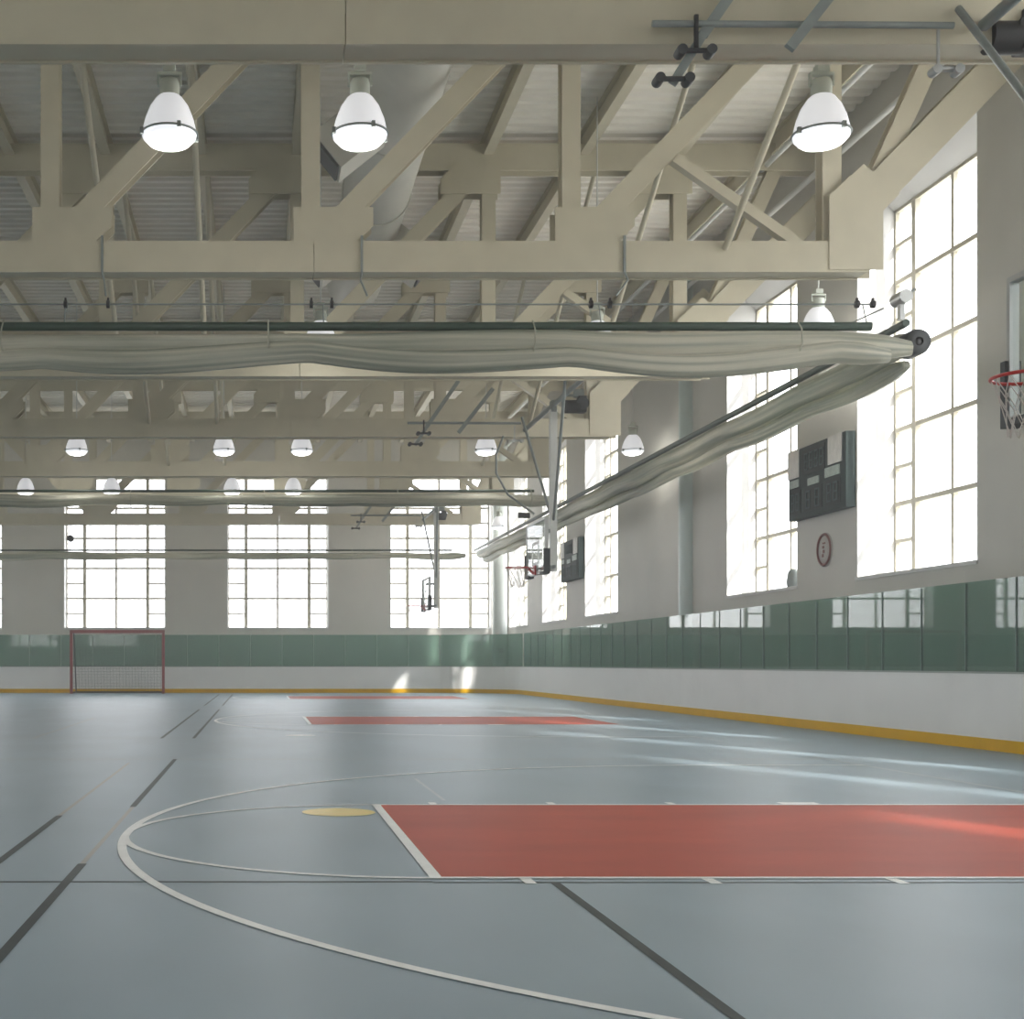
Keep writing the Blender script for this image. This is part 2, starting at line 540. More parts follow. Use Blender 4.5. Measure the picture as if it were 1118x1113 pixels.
# ------------------------------------------------------------------ rink boards and glass
barrier = thing('rink_barrier', 'white dasher boards with yellow kick strip and green glass panels round the floor', 'rink boards', (XB, YBD, 0))
BH, KH, GT = 1.03, 0.155, 2.24
RC = 2.6
def off_path(d):
    pts = [(XB+d, YB+1.0), (XB+d, YBD-RC)]
    for i in range(1, 13):
        t = i/12*PI/2
        pts.append((XB-RC+(RC+d)*math.cos(t), YBD-RC+(RC+d)*math.sin(t)))
    pts.append((XL+4.0, YBD+d))
    return pts
def strip(d0, d1, z0, z1):
    a = off_path(d0); c = off_path(d1); n = len(a)
    vs = [(x,y,z0) for x,y in a]+[(x,y,z0) for x,y in c]+[(x,y,z1) for x,y in a]+[(x,y,z1) for x,y in c]
    fs = []
    for i in range(n-1):
        fs += [(i, i+1, i+1+2*n, i+2*n), (i+n, i+3*n, i+1+3*n, i+1+n), (i+2*n, i+1+2*n, i+1+3*n, i+3*n), (i, i+n, i+1+n, i+1)]
    fs += [(0, 2*n, 3*n, n), (n-1, 2*n-1, 4*n-1, 3*n-1)]
    b = MB(); b.add(vs, fs); return b
ploc = Vector(barrier.location)
def bp(b, name, m):
    b.v = [(v[0]-ploc.x, v[1]-ploc.y, v[2]-ploc.z) for v in b.v]
    return b.build(name, m, barrier)
bp(strip(0.0, 0.13, KH, BH-0.025), 'board_facing', M['board'])
bp(strip(-0.012, 0.12, 0.0, KH), 'kick_strip', M['kick'])
bp(strip(-0.015, 0.14, BH-0.025, BH), 'cap_rail', M['rail'])
# glass panes, one part each
y = 18.2 - 1.22*16
k = 0
GY = YBD-RC
while y + 1.22 < GY+0.05:
    bp(MB().box(XB+0.055, XB+0.07, y+0.012, y+1.208, BH, GT), 'glass_pane', M['rink_glass'])
    bp(MB().box(XB+0.045, XB+0.08, y-0.012, y+0.012, BH, GT-0.02 if k % 3 else GT), 'glass_joint', M['joint'])
    y += 1.22; k += 1
t0 = off_path(0.062)[1:15]
for i in range(0, 12, 3):
    a, c = t0[i], t0[i+3] if i+3 < len(t0) else t0[-1]
    bp(MB().bar((a[0], a[1], (BH+GT)/2), (c[0], c[1], (BH+GT)/2), 0.015, GT-BH, up=(0,0,1)), 'glass_pane', M['rink_glass'])
x = XB-RC
k = 0
while x - 1.22 > XL+4:
    bp(MB().box(x-1.208, x-0.012, YBD+0.055, YBD+0.07, BH, GT), 'glass_pane', M['rink_glass'])
    bp(MB().box(x-0.012, x+0.012, YBD+0.045, YBD+0.08, BH, GT-0.02), 'glass_joint', M['rail'])
    x -= 1.22; k += 1
jb = MB().box(9.24, 9.42, 51.80, 51.88, 1.55, 1.75).build('junction_box', M['black'], bevel=0.01)
tag(jb, 'small black box low on the far corner column', 'junction box')

# ------------------------------------------------------------------ roof trusses
def make_truss(y, idx):
    names = ['nearest', 'second', 'third', 'fourth', 'fifth', 'sixth', 'seventh']
    root = thing('roof_truss', '%s cream steel roof truss from the camera, spanning the hall' % names[idx] if idx else
                 'nearest cream steel roof truss, its bottom chord crossing the top of the picture', 'roof truss', (0, y, 6.15), 'roof trusses')
    st = M['steel']
    def part(b, name): return b.build(name, st, root)
    CX = (XW+XL)/2
    z0 = 0.0
    # bottom chord: near flange, far flange, web; in two lengths with a splice at x=0.69
    for (a, c) in ((-12.8, 0.69), (0.69, 7.80), (-19.9, -12.8)):
        b = MB().box(a+0.004, c-0.004, -0.185, -0.15, 0, 0.40).box(a+0.004, c-0.004, 0.15, 0.185, 0, 0.40).box(a+0.004, c-0.004, -0.15, 0.15, 0.02, 0.045)
        part(b, 'bottom_chord')
    b = MB().box(XL, XW, -0.15, -0.125, 3.61, 4.08).box(XL, XW, 0.125, 0.15, 3.61, 4.08).box(XL, XW, -0.125, 0.125, 3.72, 3.74)
    part(b, 'top_chord')
    for i, nx in enumerate(NODES):
        b = MB().ibeam((nx, 0, 0.38), (nx, 0, 3.65), 0.24, 0.24)
        part(b, 'post')
    def lower_gusset(nx, s):
        poly = [(nx-0.22*s, 0.36), (nx+0.55*s, 0.36), (nx+0.80*s, 0.60), (nx+0.80*s, 0.84), (nx-0.22*s, 0.84)]
        part(MB().prism(poly, -0.165, -0.14).prism(poly, 0.14, 0.165), 'gusset_plate')
    def upper_gusset(nx, s):
        poly = [(nx+0.20*s, 3.70), (nx-0.62*s, 3.70), (nx-0.85*s, 3.45), (nx-0.85*s, 3.20), (nx+0.20*s, 3.20)]
        part(MB().prism(poly, -0.165, -0.14).prism(poly, 0.14, 0.165), 'gusset_plate')
    for i in range(4):
        # right half: from each lower node up to the next node towards the right wall
        a = NODES[i+1]; c = NODES[i]
        part(MB().ibeam((a+0.12, 0, 0.45), (c-0.12, 0, 3.68), 0.27, 0.24), 'diagonal')
        lower_gusset(a, 1); upper_gusset(c, 1)
        a2 = 2*CX-a; c2 = 2*CX-c
        part(MB().ibeam((a2-0.12, 0, 0.45), (c2+0.12, 0, 3.68), 0.27, 0.24), 'diagonal')
        lower_gusset(a2, -1) if i < 3 else None
        upper_gusset(c2, -1)
    for s in (1, -1):
        fx = lambda x: x if s == 1 else 2*CX-x
        poly = [(fx(7.28), 0.03), (fx(7.97), 0.03), (fx(7.97), 0.78), (fx(8.18), 1.00), (fx(7.72), 1.38), (fx(7.28), 0.98)]
        part(MB().prism(poly, -0.20, -0.186).prism(poly, 0.186, 0.20), 'end_gusset')
        part(MB().ibeam((fx(7.55), 0, 0.35), (fx(9.05), 0, 3.7), 0.24, 0.24), 'end_diagonal')
        part(MB().ibeam((fx(7.72), 0, 0.85), (fx(9.95), 0, 3.15), 0.42, 0.34), 'end_strut')
        part(MB().bar((fx(5.35), 0, 1.52), (fx(6.95), 0, 0.40), 0.13, 0.14), 'sub_brace')
    return root
for i, y in enumerate(TY):
    make_truss(y, i)

# sway braces between trusses (top of one truss down to the next bottom chord)
for (x, ks) in ((-2.45, (1, 2, 3)), (-0.95, (1, 2, 3)), (5.95, (0, 1, 2, 3))):
    for k in ks:
        ya, yb = TY[k]+0.2, TY[k+1]-0.2
        za, zb = (9.9, 6.45)
        b = MB().tube([(x, ya, za), (x, yb, zb)], 0.045, 8)
        o = b.build('sway_brace', M['steel'])
        side = {-2.45: 'on the left', -0.95: 'left of centre', 5.95: 'on the right'}[x]
        tag(o, 'slanting pale brace %s, just behind the %s roof truss' % (side, ['nearest', 'second', 'third', 'fourth'][k]), 'brace', 'sway braces')
# long pipes along the roof by the right wall
for x, z, t in ((8.86, 9.86, 'left'), (9.62, 9.62, 'right')):
    o = MB().tube([(x, YB+0.2, z), (x, YF-0.1, z)], 0.05, 10).build('pipe', M['mast'])
    tag(o, '%s one of two pale pipes running under the roof along the right wall' % t, 'pipe')

# ------------------------------------------------------------------ air duct
duct = thing('air_duct', 'large round cream air duct hung under the roof deck with side outlets', 'duct', (1.95, 20, 9.05))
b = MB().lathe([(0.0, 0), (0.56, 0), (0.56, 15.2), (0, 15.2)], (0,0,0), 40)
b.v = [(v[0], v[2]-7.4, v[1]) for v in b.v]
b.build('duct_body', M['duct'], duct)
for yy in (-3.6, -0.6, 2.4, 5.4):
    r = MB().torus((0, yy, 0), 0.572, 0.016, 'y', 40, 8)
    r.build('seam_ring', M['duct'], duct)
def outlet(y, s):
    bb = MB()
    bb.bar((s*0.2, y, -0.15), (s*1.02, y, -0.80), 0.62, 0.62)
    bb.build('outlet_box', M['duct'], duct)
    MB().bar((s*1.015, y, -0.795), (s*1.05, y, -0.823), 0.54, 0.54).build('outlet_grille', M['pad'], duct)
outlet(-1.2, -1); outlet(4.2, 1); outlet(4.2, -1)

# ------------------------------------------------------------------ high-bay lamps
LAMP_W = 24
def make_lamp(x, y, bottom, label, drop):
    root = thing('high_bay_lamp', label, 'lamp', (x, y, bottom), 'high-bay lamps')
    MB().lathe([(0.0, 0.012), (0.10, 0.0), (0.20, 0.025), (0.262, 0.085), (0.268, 0.115)], n=32).build('lens', M['lamp_glow'], root)
    MB().lathe([(0.268, 0.115), (0.262, 0.17), (0.238, 0.27), (0.19, 0.39), (0.13, 0.475), (0.105, 0.495), (0.0, 0.497)], n=32).build('lamp_shade', M['lamp_shade'], root)
    r = MB().torus((0, 0, 0.125), 0.275, 0.011, 'z', 36, 6)
    for t in (0.4, 1.97, 3.54, 5.11):
        r.box(0.285*math.cos(t)-0.018, 0.285*math.cos(t)+0.018, 0.285*math.sin(t)-0.018, 0.285*math.sin(t)+0.018, 0.09, 0.15)
    r.build('rim_ring', M['grey_metal'], root)
    MB().lathe([(0.10, 0.49), (0.098, 0.62), (0.085, 0.66), (0.0, 0.66)], n=24).build('housing', M['lamp_body'], root)
    k = MB().box(-0.12, 0.12, -0.03, 0.03, 0.70, 0.73).box(-0.12, -0.10, -0.025, 0.025, 0.60, 0.72).box(0.10, 0.12, -0.025, 0.025, 0.60, 0.72).box(-0.06, 0.06, -0.06, 0.06, 0.73, 0.80)
    k.build('bracket', M['lamp_body'], root)
    MB().tube([(0, 0, 0.80), (0, 0, drop)], 0.012, 6).build('hanging_rod', M['mast'], root)
    l = bpy.data.lights.new('lamp_light', 'POINT'); l.energy = LAMP_W; l.shadow_soft_size = 0.12; l.color = (1.0, 0.97, 0.90)
    lo = bpy.data.objects.new('lamp_light', l); C.objects.link(lo); lo.parent = root; lo.location = (0, 0, -0.16)
    return root
rows = [(13.2, [(-0.895, 'left of the two at upper left'), (0.985, 'right of the two at upper left'), (5.54, 'at upper right')], 'large lit high-bay lamp close to the camera, %s'),
        (21.9, [(0.99, 'left one'), (5.52, 'right one'), (9.14, 'rightmost, in front of the tall window')], 'lit high-bay lamp peeking above the rolled curtain, %s'),
        (32.8, [(-4.5, 'leftmost'), (-0.89, 'second from left'), (1.02, 'third from left'), (5.54, 'near the basketball mast'), (9.14, 'beside the right wall column')], 'lit high-bay lamp in the middle row, %s'),
        (40.5, [(-7.1, 'at the left edge'), (-4.5, 'second from left'), (-0.85, 'third from left'), (1.0, 'fourth from left')], 'small lit high-bay lamp in the far row, %s'),
        (51.0, [(9.1, '')], 'smallest lit lamp by the far corner column%s')]
for (y, xs, lab) in rows:
    for x, t in xs:
        bz = 6.46 if (y == 21.9 and x > 9) else 6.24
        make_lamp(x, y, bz, lab % t, 10.43-bz)

# ------------------------------------------------------------------ rolled divider curtains
def bundle(path_f, length, rbase, seed, n=26, step=0.16, sag=0.05, period=3.3, flat=1.0, amp=1.0):
    """soft roll of netting: swept wobbly section. path_f(s)-> point, (side, up)"""
    rnd = random.Random(seed)
    ph = [rnd.uniform(0, 6.28) for _ in range(8)]
    m = int(length/step); vs = []; fs = []
    for i in range(m+1):
        s_ = length*i/m
        p, sd = path_f(s_)
        tie = abs(math.sin(PI*s_/period+ph[0]))
        r = rbase*(0.90+amp*(0.10*tie+0.07*math.sin(s_*0.7+ph[1])))
        e = min(1, 0.55+min(s_, length-s_)*1.2)
        r *= e
        dz = -sag*tie - 0.02*amp*math.sin(s_*1.7+ph[2])
        for k in range(n):
            t = 2*PI*k/n
            rr = r*(1+0.10*math.sin(2*t+s_*0.25+ph[3])+0.05*math.sin(5*t+s_*0.5+ph[4])+0.025*math.sin(9*t-s_*0.4+ph[5]))
            q = Vector(p)+Vector(sd)*(rr*math.cos(t)*0.9)+Vector((0,0,1))*(rr*math.sin(t)*flat+dz)
            vs.append(q)
    for i in range(m):
        for k in range(n):
            a = i*n+k; c = i*n+(k+1) % n
            fs.append((a, c, c+n, a+n))
    fs += [tuple(range(n)), tuple(range(m*n, m*n+n))]
    b = MB(); b.add(vs, fs, True)
    b.uvdata = (n, m, length)
    return b
def finish_bundle(b, name, root):
    loc = Vector(root.location)
    b.v = [tuple(Vector(v)-loc) for v in b.v]
    o = b.build(name, M['curtain'], root)
    n, m, L = b.uvdata
    uv = o.data.uv_layers.new(name='UVMap')
    for lp in o.data.loops:
        i, k = divmod(lp.vertex_index, n)
        uv.data[lp.index].uv = (L*i/m, abs(2*k/n-1))
    return o
def rel(b, root):
    loc = Vector(root.location)
    b.v = [tuple(Vector(v)-loc) for v in b.v]
    return b
# near cross curtain
def cross_curtain(x0, x1, y, ztop, label, r1, seed, rp=0.055, r2=None):
    root = thing('divider_curtain', label, 'divider curtain', (x0, y, ztop), 'rolled divider curtains')
    rel(MB().tube([(x0-0.0, y, ztop), (x1-0.5, y, ztop)], rp, 10), root).build('top_pipe', M['green_pipe'], root)
    L = x1-x0
    finish_bundle(bundle(lambda s: ((x0+s, y, ztop-0.05-r1), (0,1,0)), L, r1, seed), 'netting_roll', root)
    if r2:
        finish_bundle(bundle(lambda s: ((x0+s, y-0.06, ztop-0.10-r1-0.10-0.04*math.sin(s*0.8)), (0,1,0)), L-0.3, r2, seed+5, sag=0.09), 'netting_roll', root)
    k = x0+1.3
    while k < x1-0.4:
        rel(MB().tube([(k, y-0.07, ztop+0.06), (k, y-r1*1.15-0.02, ztop-0.08), (k, y-r1*1.25-0.03, ztop-0.1-r1), (k, y-0.04, ztop-0.12-2*r1)], 0.010, 6), root).build('tie_strap', M['curtain'], root)
        k += 3.3
    return root
cross_curtain(-21.0, 8.15, 16.75, 5.36, 'long rolled-up divider curtain crossing the hall below the second truss', 0.165, 3, r2=0.14)
cross_curtain(-21.0, 7.3, 33.2, 5.42, 'rolled-up divider curtain crossing mid-hall behind the basketball mast', 0.15, 11, rp=0.035)
cross_curtain(-21.0, 7.6, 49.4, 5.32, 'farthest thin rolled-up divider curtain crossing in front of the far windows', 0.13, 17, rp=0.035)
# lengthwise curtain
root = thing('divider_curtain', 'long rolled-up divider curtain running away along the right wall', 'divider curtain', (8.27, 17.0, 5.2), 'rolled divider curtains')
Y0, Y1 = 16.9, 50.6
rel(MB().tube([(8.12, Y0-0.1, 5.42), (8.12, Y1, 5.42)], 0.05, 10), root).build('top_pipe', M['green_pipe'], root)
finish_bundle(bundle(lambda s: ((8.27, Y0+s, 5.24), (1,0,0)), Y1-Y0, 0.185, 23, sag=0.02, amp=0.5), 'netting_roll', root)
finish_bundle(bundle(lambda s: ((8.40, Y0+0.5+s, 5.02-0.02*math.sin(s*0.6)), (1,0,0)), Y1-Y0-0.9, 0.125, 29, sag=0.03, amp=0.6), 'netting_roll', root)
b = MB().lathe([(0.055, 0), (0.15, 0), (0.165, 0.05), (0.165, 0.3), (0.13, 0.42)], (0,0,0), 24)
b.v = [(v[0]+0.03, v[2]-0.16, v[1]) for v in b.v]
b.build('roller_end', M['pad'], root)
b = MB().lathe([(0.0, 0.01), (0.056, 0.01), (0.056, 0.10)], (0,0,0), 20)
b.v = [(v[0]+0.03, v[2]-0.16, v[1]) for v in b.v]
b.build('roller_socket', M['black'], root)
k = Y0+3
while k < Y1-1:
    rel(MB().tube([(8.12, k, 5.48), (8.28, k, 5.46), (8.53, k, 5.2), (8.45, k, 4.9)], 0.010, 6), root).build('tie_strap', M['curtain'], root)
    k += 3.3

# hoist pipe with pulleys over the near curtain
hp = thing('hoist_pipe', 'thin horizontal hoist pipe with black pulleys just above the near curtain', 'pipe', (0, 16.98, 5.70))
MB().tube([(-21, 0, 0), (7.75, 0, 0)], 0.012, 6).build('pipe', M['grey_metal'], hp)
for x in (-5.83, -2.47, -1.93, 0.65, 0.91, 4.20, 4.44, 7.58, 7.78):
    b = MB().tube([(x-0.02, 0, 0), (x+0.02, 0, 0)], 0.05, 12).box(x-0.012, x+0.012, -0.02, 0.02, 0.0, 0.08)
    b.build('pulley', M['black'], hp)
for x in (-2.47, 0.8, 4.3, 7.65):
    MB().tube([(x, 0, 0), (x, -0.15, -0.36)], 0.008, 5).build('cable', M['grey_metal'], hp)
hm = thing('hoist_motor', 'small grey hoist bracket where the two near curtains meet', 'hoist', (8.15, 17.0, 5.78))
MB().tube([(0, -0.14, 0), (0, 0.14, 0)], 0.085, 16).build('drum', M['alu'], hm)
MB().box(-0.03, 0.03, -0.04, 0.04, -0.28, -0.02).build('bracket', M['alu'], hm)
MB().tube([(0.06, 0, 0.04), (0.18, 0, 0.12)], 0.02, 8).build('crank', M['grey_metal'], hm)
MB().tube([(-0.04, 0.4, -0.02), (-0.42, 3.0, -0.05)], 0.01, 6).build('cable', M['grey_metal'], hm)
# hangers clamped to the second truss
for j, x in enumerate((-5.4, -2.02, 1.30, 4.66)):
    r = thing('cable_hanger', ['grey cable hanger clamped to the second truss, %s' % t for t in ('beyond the left edge', 'under the upper left lamp', 'under the middle lamp', 'right of the middle')][j], 'hanger', (x, 17.083, 6.15), 'curtain cable hangers')
    MB().box(-0.015, 0.015, 0, 0.03, -0.01, 0.46).build('clamp_strap', M['grey_metal'], r)
    MB().tube([(0, 0.01, -0.01), (-0.02 if j == 2 else 0.03, -0.03, -0.12), (0.06 if j != 3 else -0.14, -0.1, -0.34)], 0.014, 6).build('rod', M['grey_metal'], r)

# ------------------------------------------------------------------ basketball units
def make_basket(cz, label, group):
    root = thing('basketball_hoop', label, 'basketball hoop', (5.6, cz, 3.0), group)
    X0 = 5.6
    def part(b, name, m, parent=None):
        b.v = [(v[0]-X0, v[1]-cz, v[2]-3.0) for v in b.v]
        return b.build(name, m, parent or root)
    # backboard: glass in an aluminium frame
    g = part(MB().box(5.50, 5.515, cz-0.90, cz+0.90, 2.92, 3.95), 'backboard_glass', M['rink_glass2'])
    fr = MB()
    for (ya, yb, za, zb) in ((cz-0.915, cz+0.915, 2.90, 2.94), (cz-0.915, cz+0.915, 3.93, 3.97), (cz-0.915, cz-0.875, 2.94, 3.93), (cz+0.875, cz+0.915, 2.94, 3.93)):
        fr.box(5.49, 5.56, ya, yb, za, zb)
    part(fr, 'backboard_frame', M['alu'])
    t = MB()
    for (ya, yb, za, zb) in ((cz-0.305, cz+0.305, 3.10, 3.15), (cz-0.305, cz+0.305, 3.505, 3.555), (cz-0.305, cz-0.255, 3.15, 3.505), (cz+0.255, cz+0.305, 3.15, 3.505)):
        t.box(5.493, 5.499, ya, yb, za, zb)
    part(t, 'target_square', M['white_line'])
    p = MB()
    for s in (-1, 1):
        p.box(5.465, 5.585, cz+s*0.955, cz+s*0.895, 2.87, 3.36)
        p.box(5.465, 5.585, cz+s*0.895, cz+s*0.55, 2.87, 2.925)
    part(p, 'edge_padding', M['pad'])
    rim = MB().torus((5.13, cz, 3.05), 0.2285, 0.0125, 'z', 36, 8)
    part(rim, 'rim', M['rim'])
    br = MB().box(5.35, 5.49, cz-0.09, cz+0.09, 3.035, 3.05).box(5.46, 5.49, cz-0.10, cz+0.10, 2.90, 3.09).bar((5.36, cz-0.06, 3.03), (5.47, cz-0.06, 2.92), 0.02, 0.02).bar((5.36, cz+0.06, 3.03), (5.47, cz+0.06, 2.92), 0.02, 0.02)
    part(br, 'rim_bracket', M['rim'])
    nt = MB()
    N = 12; levels = [(0.222, 3.04), (0.19, 2.94), (0.155, 2.84), (0.135, 2.74), (0.125, 2.66)]
    for l in range(4):
        for k in range(N):
            for sgn in (-1, 1):
                a0 = 2*PI*(k+(l % 2)*0.5)/N; a1 = a0+sgn*PI/N
                nt.tube([(5.13+levels[l][0]*math.cos(a0), cz+levels[l][0]*math.sin(a0), levels[l][1]),
                         (5.13+levels[l+1][0]*math.cos(a1), cz+levels[l+1][0]*math.sin(a1), levels[l+1][1])], 0.004, 4, cap=False)
    part(nt, 'net', M['net'])
    part(MB().box(5.56, 5.80, cz-0.35, cz-0.31, 3.02, 3.07).box(5.56, 5.80, cz+0.31, cz+0.35, 3.02, 3.07).box(5.56, 5.60, cz-0.40, cz+0.40, 3.0, 3.08).box(5.56, 5.60, cz-0.40, cz+0.40, 3.75, 3.82).box(5.77, 5.83, cz-0.35, cz+0.35, 3.02, 3.08)
         .box(5.56, 5.80, cz-0.05, cz+0.05, 3.75, 3.82), 'backboard_bracket', M['grey_metal'])
    part(MB().box(5.78, 5.92, cz-0.07, cz+0.07, 2.98, 6.2), 'mast', M['mast'])
    ya, yb = {0: (6.8, 10.81), 1: (23.72, 29.55), 2: (42.38, 48.0)}[CZ.index(cz)]
    part(MB().tube([(5.85, ya, 6.30), (5.85, yb, 6.30)], 0.05, 10), 'hinge_pipe', M['grey_metal'])
    part(MB().box(5.80, 5.90, cz-0.12, cz+0.12, 6.15, 6.38), 'hinge_block', M['grey_metal'])
    for s in (-1, 1):
        part(MB().tube([(5.85, cz+s*0.06, 4.0), (5.63, cz+s*(2.05 if cz > 10 or s < 0 else 1.86), 6.42)], 0.03, 8), 'side_tube', M['grey_metal'])
    def part2(b, name, m):
        b.v = [(v[0]*0.981, v[1]-0.24, 1.14+(v[2]-1.14)*0.981) for v in b.v]
        return part(b, name, m)
    part2(MB().tube([(5.67, cz+2.05, 6.36), (3.2, cz+2.02, 6.36)], 0.028, 8), 'support_pipe', M['grey_metal'])
    # folding arms hanging off the support pipe
    part2(MB().bar((4.31, cz+2.04, 7.28), (3.62, cz+2.04, 6.28), 0.085, 0.05).bar((3.62, cz+2.04, 6.28), (3.37, cz+2.04, 5.88), 0.07, 0.05), 'folding_arm', M['grey_metal'])
    part2(MB().bar((5.05, cz+1.98, 7.1), (4.30, cz+1.98, 6.14), 0.085, 0.05), 'folding_arm', M['grey_metal'])
    for (xx, zz) in ((3.37, 5.90), (3.55, 6.13)):
        part2(MB().tube([(xx-0.13, cz+2.0, zz), (xx+0.13, cz+2.0, zz)], 0.022, 8).tube([(xx-0.12, cz+1.96, zz), (xx-0.12, cz+2.08, zz)], 0.042, 10).tube([(xx+0.12, cz+1.96, zz), (xx+0.12, cz+2.08, zz)], 0.042, 10), 'clamp', M['pad'])
    part2(MB().bar((3.55, cz+2.0, 6.13), (3.55, cz+2.0, 6.42), 0.03, 0.03), 'drop_link', M['black'])
    part2(MB().tube([(5.48, cz+2.0, 5.98), (5.70, cz+2.0, 5.98)], 0.025, 8).tube([(5.5, cz+1.96, 5.97), (5.5, cz+2.06, 5.97)], 0.04, 10).tube([(5.68, cz+1.96, 5.97), (5.68, cz+2.06, 5.97)], 0.04, 10).bar((5.52, cz+2.0, 5.99), (5.52, cz+2.0, 6.3), 0.02, 0.02), 'clamp', M['alu'])
    return root
M['rink_glass2'] = glass_mat('clear_backboard_glass', (0.93, 0.96, 0.95), (0.6, 0.65, 0.62), 0.05, ior=1.2)
make_basket(CZ[0], 'nearest basketball hoop cut by the right edge, red rim and dark padded backboard', 'basketball hoops')
make_basket(CZ[1], 'basketball hoop in the middle distance, on a tall white mast with red rim', 'basketball hoops')
make_basket(CZ[2], 'farthest small basketball hoop, in front of a far window', 'basketball hoops')
def make_winch(loc, label):
    r = thing('hoist_winch', label, 'winch', loc, 'basketball hoist winches')
    MB().tube([(-0.16, 0, 0), (0.12, 0, 0)], 0.13, 20).build('motor', M['black'], r)
    MB().box(0.08, 0.24, -0.1, 0.1, -0.12, 0.20).build('gearbox', M['black'], r, bevel=0.015)
    MB().tube([(0.16, -0.12, 0.05), (0.16, 0.12, 0.05)], 0.12, 18).build('drum', M['pad'], r)
    MB().box(0.0, 0.2, -0.03, 0.03, 0.18, 0.34).box(-0.235, 0.2, -0.02, 0.02, 0.20, 0.24).box(-0.235, -0.19, -0.02, 0.02, 0.06, 0.22).build('hanger', M['grey_metal'], r)
make_winch((6.08, 10.88, 6.23), 'black hoist winch in the top right corner')
make_winch((6.14, 26.2, 6.17), 'black hoist winch at the top of the white basketball mast')
make_winch((6.43, 48.05, 6.42), 'tiny black hoist winch above the farthest hoop')
hc = MB().tube([(5.2, 28.6, 6.0), (5.05, 28.6, 5.6), (5.05, 28.6, 5.2), (5.3, 28.6, 4.75), (5.8, 28.3, 4.3)], 0.025, 8).build('cable', M['grey_metal'])
tag(hc, 'drooping grey cable left of the white basketball mast', 'cable')

# small floodlight hanging before the left far window
fl = thing('floodlight', 'tiny dark floodlight hanging before the leftmost far window', 'light', (-6.85, 48.3, 5.65))
MB().tube([(0, -0.12, 0), (0, 0.12, 0)], 0.12, 14).build('head', M['pad'], fl)
MB().tube([(0, 0, 0.1), (0, 0, 0.50)], 0.015, 6).build('stem', M['pad'], fl)
bk = MB().bar((7.70, 39.9, 5.56), (8.05, 39.9, 5.55), 0.16, 0.12, up=(0,1,0)).build('curtain_motor', M['black'], bevel=0.02)
tag(bk, 'small black curtain motor on top of the lengthwise rolled curtain', 'motor')

# ------------------------------------------------------------------ scoreboards
def make_scoreboard(y0, label):
    """near end at y0; faces -x"""
    r = thing('scoreboard', label, 'scoreboard', (XW, y0, 3.76), 'scoreboards')
    L, Hh = 2.42, 1.27
    MB().box(-0.17, 0.0, 0, L, 0, Hh).build('cabinet', M['sb'], r, bevel=0.012)
    f = -0.175
    def pl(u0, u1, v0, v1, name, m, th=0.012):
        # u runs from the far end (0) to the near end (1)
        return MB().box(f-th, f+0.004, L*(1-u1), L*(1-u0), Hh*v0, Hh*v1).build(name, m, r)
    pl(0.0, 0.20, 0.60, 1.0, 'score_card', M['sb_white']); pl(0.72, 0.94, 0.62, 1.0, 'score_card', M['sb_white'])
    pl(0.03, 0.20, 0.46, 0.57, 'name_strip', M['sb_mint']); pl(0.37, 0.56, 0.43, 0.53, 'name_strip', M['sb_mint']); pl(0.67, 0.91, 0.46, 0.59, 'name_strip', M['sb_mint'])
    def digit(u, v, w, h, segs):
        b = MB(); t = 0.022
        def s(a0, a1, b0, b1): b.box(f-0.016, f-0.006, L*(1-u)-w*a1, L*(1-u)-w*a0, Hh*v+h*b0, Hh*v+h*b1)
        k = 0.16
        if 'a' in segs: s(0, 1, 1-k/2, 1)
        if 'd' in segs: s(0, 1, 0, k/2)
        if 'g' in segs: s(0, 1, .5-k/4, .5+k/4)
        if 'f' in segs: s(0, k, .5, 1)
        if 'b' in segs: s(1-k, 1, .5, 1)
        if 'e' in segs: s(0, k, 0, .5)
        if 'c' in segs: s(1-k, 1, 0, .5)
        b.build('digit', M['sb_digit'], r)
    pl(0.28, 0.66, 0.60, 0.95, 'digit_window', M['sb_dark'], 0.006)
    pl(0.04, 0.24, 0.08, 0.42, 'digit_window', M['sb_dark'], 0.006)
    pl(0.30, 0.62, 0.08, 0.40, 'digit_window', M['sb_dark'], 0.006)
    pl(0.68, 0.92, 0.08, 0.42, 'digit_window', M['sb_dark'], 0.006)
    for u in (0.31, 0.40, 0.49, 0.58): digit(u, 0.66, 0.14, 0.30, 'abcdefg')
    for u in (0.06, 0.15): digit(u, 0.12, 0.15, 0.32, 'abcdefg')
    for u in (0.34, 0.50): digit(u, 0.11, 0.17, 0.32, 'abcdefg')
    for u in (0.70, 0.81): digit(u, 0.12, 0.17, 0.32, 'abcdefg')
    return r
make_scoreboard(22.33, 'near dark green scoreboard with white cards, between two tall windows')
make_scoreboard(41.05, 'far small scoreboard behind the white basketball mast')

# round wall sign
sg = thing('round_sign', 'round wall sign with dark red ring below the near scoreboard', 'sign', (XW, 23.54, 3.14))
b = MB().lathe([(0, 0), (0.30, 0), (0.30, 0.02), (0, 0.02)], n=40)
b.v = [(-v[2], v[0], v[1]) for v in b.v]
b.build('sign_face', M['sign'], sg)
MB().torus((-0.024, 0, 0), 0.27, 0.024, 'x', 40, 8).build('ring', M['sign_red'], sg)
MB().box(-0.03, -0.02, -0.05, 0.06, 0.10, 0.13).box(-0.03, -0.02, 0.0, 0.07, 0.02, 0.07).box(-0.03, -0.02, -0.02, 0.05, -0.06, 0.0).box(-0.03, -0.02, 0.02, 0.08, -0.13, -0.07).build('emblem', M['sign_red'], sg)

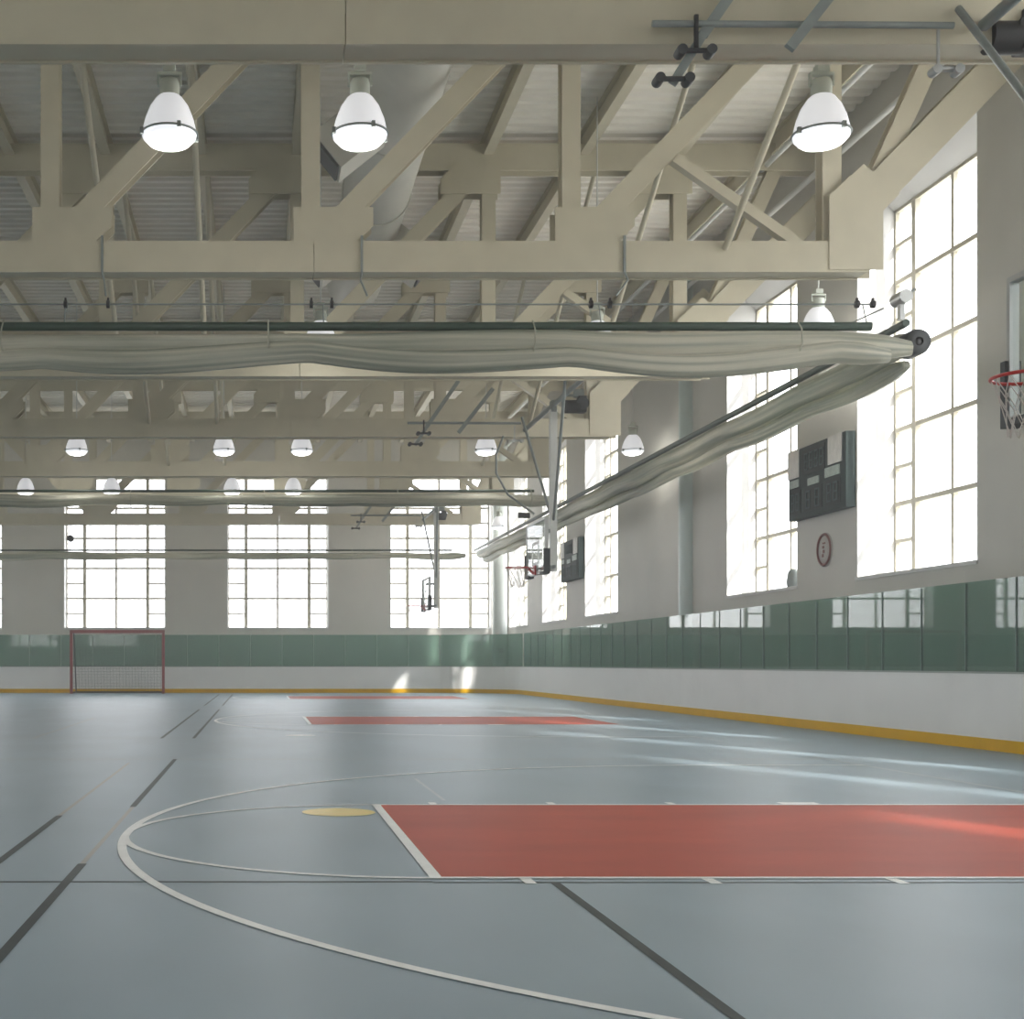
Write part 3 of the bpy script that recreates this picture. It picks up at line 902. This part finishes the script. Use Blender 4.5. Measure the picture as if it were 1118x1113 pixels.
# object on the second window sill
bg_ = MB().lathe([(0, 0), (0.11, 0), (0.13, 0.12), (0.10, 0.30), (0.05, 0.36), (0.0, 0.37)], (10.15, 25.45, SILL+0.025), 16).build('jug', M['grey_metal'])
tag(bg_, 'dark grey jug-shaped object on a right-hand window sill', 'jug')

# ------------------------------------------------------------------ goal at the far end
gl = thing('goal', 'red framed goal with dark net against the far boards', 'goal', (-5.37, 50.3, 0))
GW, GH, GD = 3.46, 2.33, 0.95
for s in (-1, 1):
    MB().box(s*GW/2-0.05, s*GW/2+0.05, -0.05, 0.05, 0, GH).build('post', M['goal_red'], gl)
MB().box(-GW/2-0.05, GW/2+0.05, -0.05, 0.05, GH-0.05, GH+0.06).build('crossbar', M['goal_red'], gl)
b = MB()
for s in (-1, 1):
    b.tube([(s*GW/2*0.99, 0.05, 0.04), (s*GW/2*0.97, GD, 0.04)], 0.03, 8)
    b.tube([(s*GW/2*0.97, GD, 0.04), (s*GW/2*0.97, 0.35, GH*0.97), (s*GW/2*0.99, 0.03, GH)], 0.025, 8)
b.tube([(-GW/2*0.97, GD, 0.04), (GW/2*0.97, GD, 0.04)], 0.03, 8)
b.build('rear_frame', M['pad'], gl)
b = MB()
nx, nz = 28, 20
def nb(u, v): # back net surface
    return (-GW/2*0.97+GW*0.97*u, GD-(GD-0.35)*v**1.2, 0.05+(GH*0.97-0.05)*v)
for i in range(nx+1):
    b.tube([nb(i/nx, v/6) for v in range(7)], 0.0035, 4, cap=False)
for j in range(nz+1):
    b.tube([nb(0, j/nz), nb(1, j/nz)], 0.0035, 4, cap=False)
for s in (-1, 1):
    for j in range(1, nz):
        q = nb(0, j/nz)
        b.tube([(s*GW/2*0.98, 0.05, q[2]), (s*GW/2*0.97, q[1], q[2])], 0.0035, 4, cap=False)
b.build('net', M['dark_net'], gl)

# ------------------------------------------------------------------ thin indoor haze
hz = bpy.data.materials.new('indoor_haze')
hz.use_nodes = True
nt = hz.node_tree; nt.nodes.clear()
ho = nt.nodes.new('ShaderNodeOutputMaterial'); vs_ = nt.nodes.new('ShaderNodeVolumeScatter')
vs_.inputs['Color'].default_value = (1.0, 0.99, 0.97, 1); vs_.inputs['Density'].default_value = 0.0052; vs_.inputs['Anisotropy'].default_value = 0.3
nt.links.new(vs_.outputs[0], ho.inputs['Volume'])
h = MB().box(XL-0.75, XW+0.75, YB-0.75, YF+0.75, -0.1, HD+0.2).build('haze', hz)
tag(h, 'thin light haze filling the air of the whole hall', 'haze', kind='stuff')
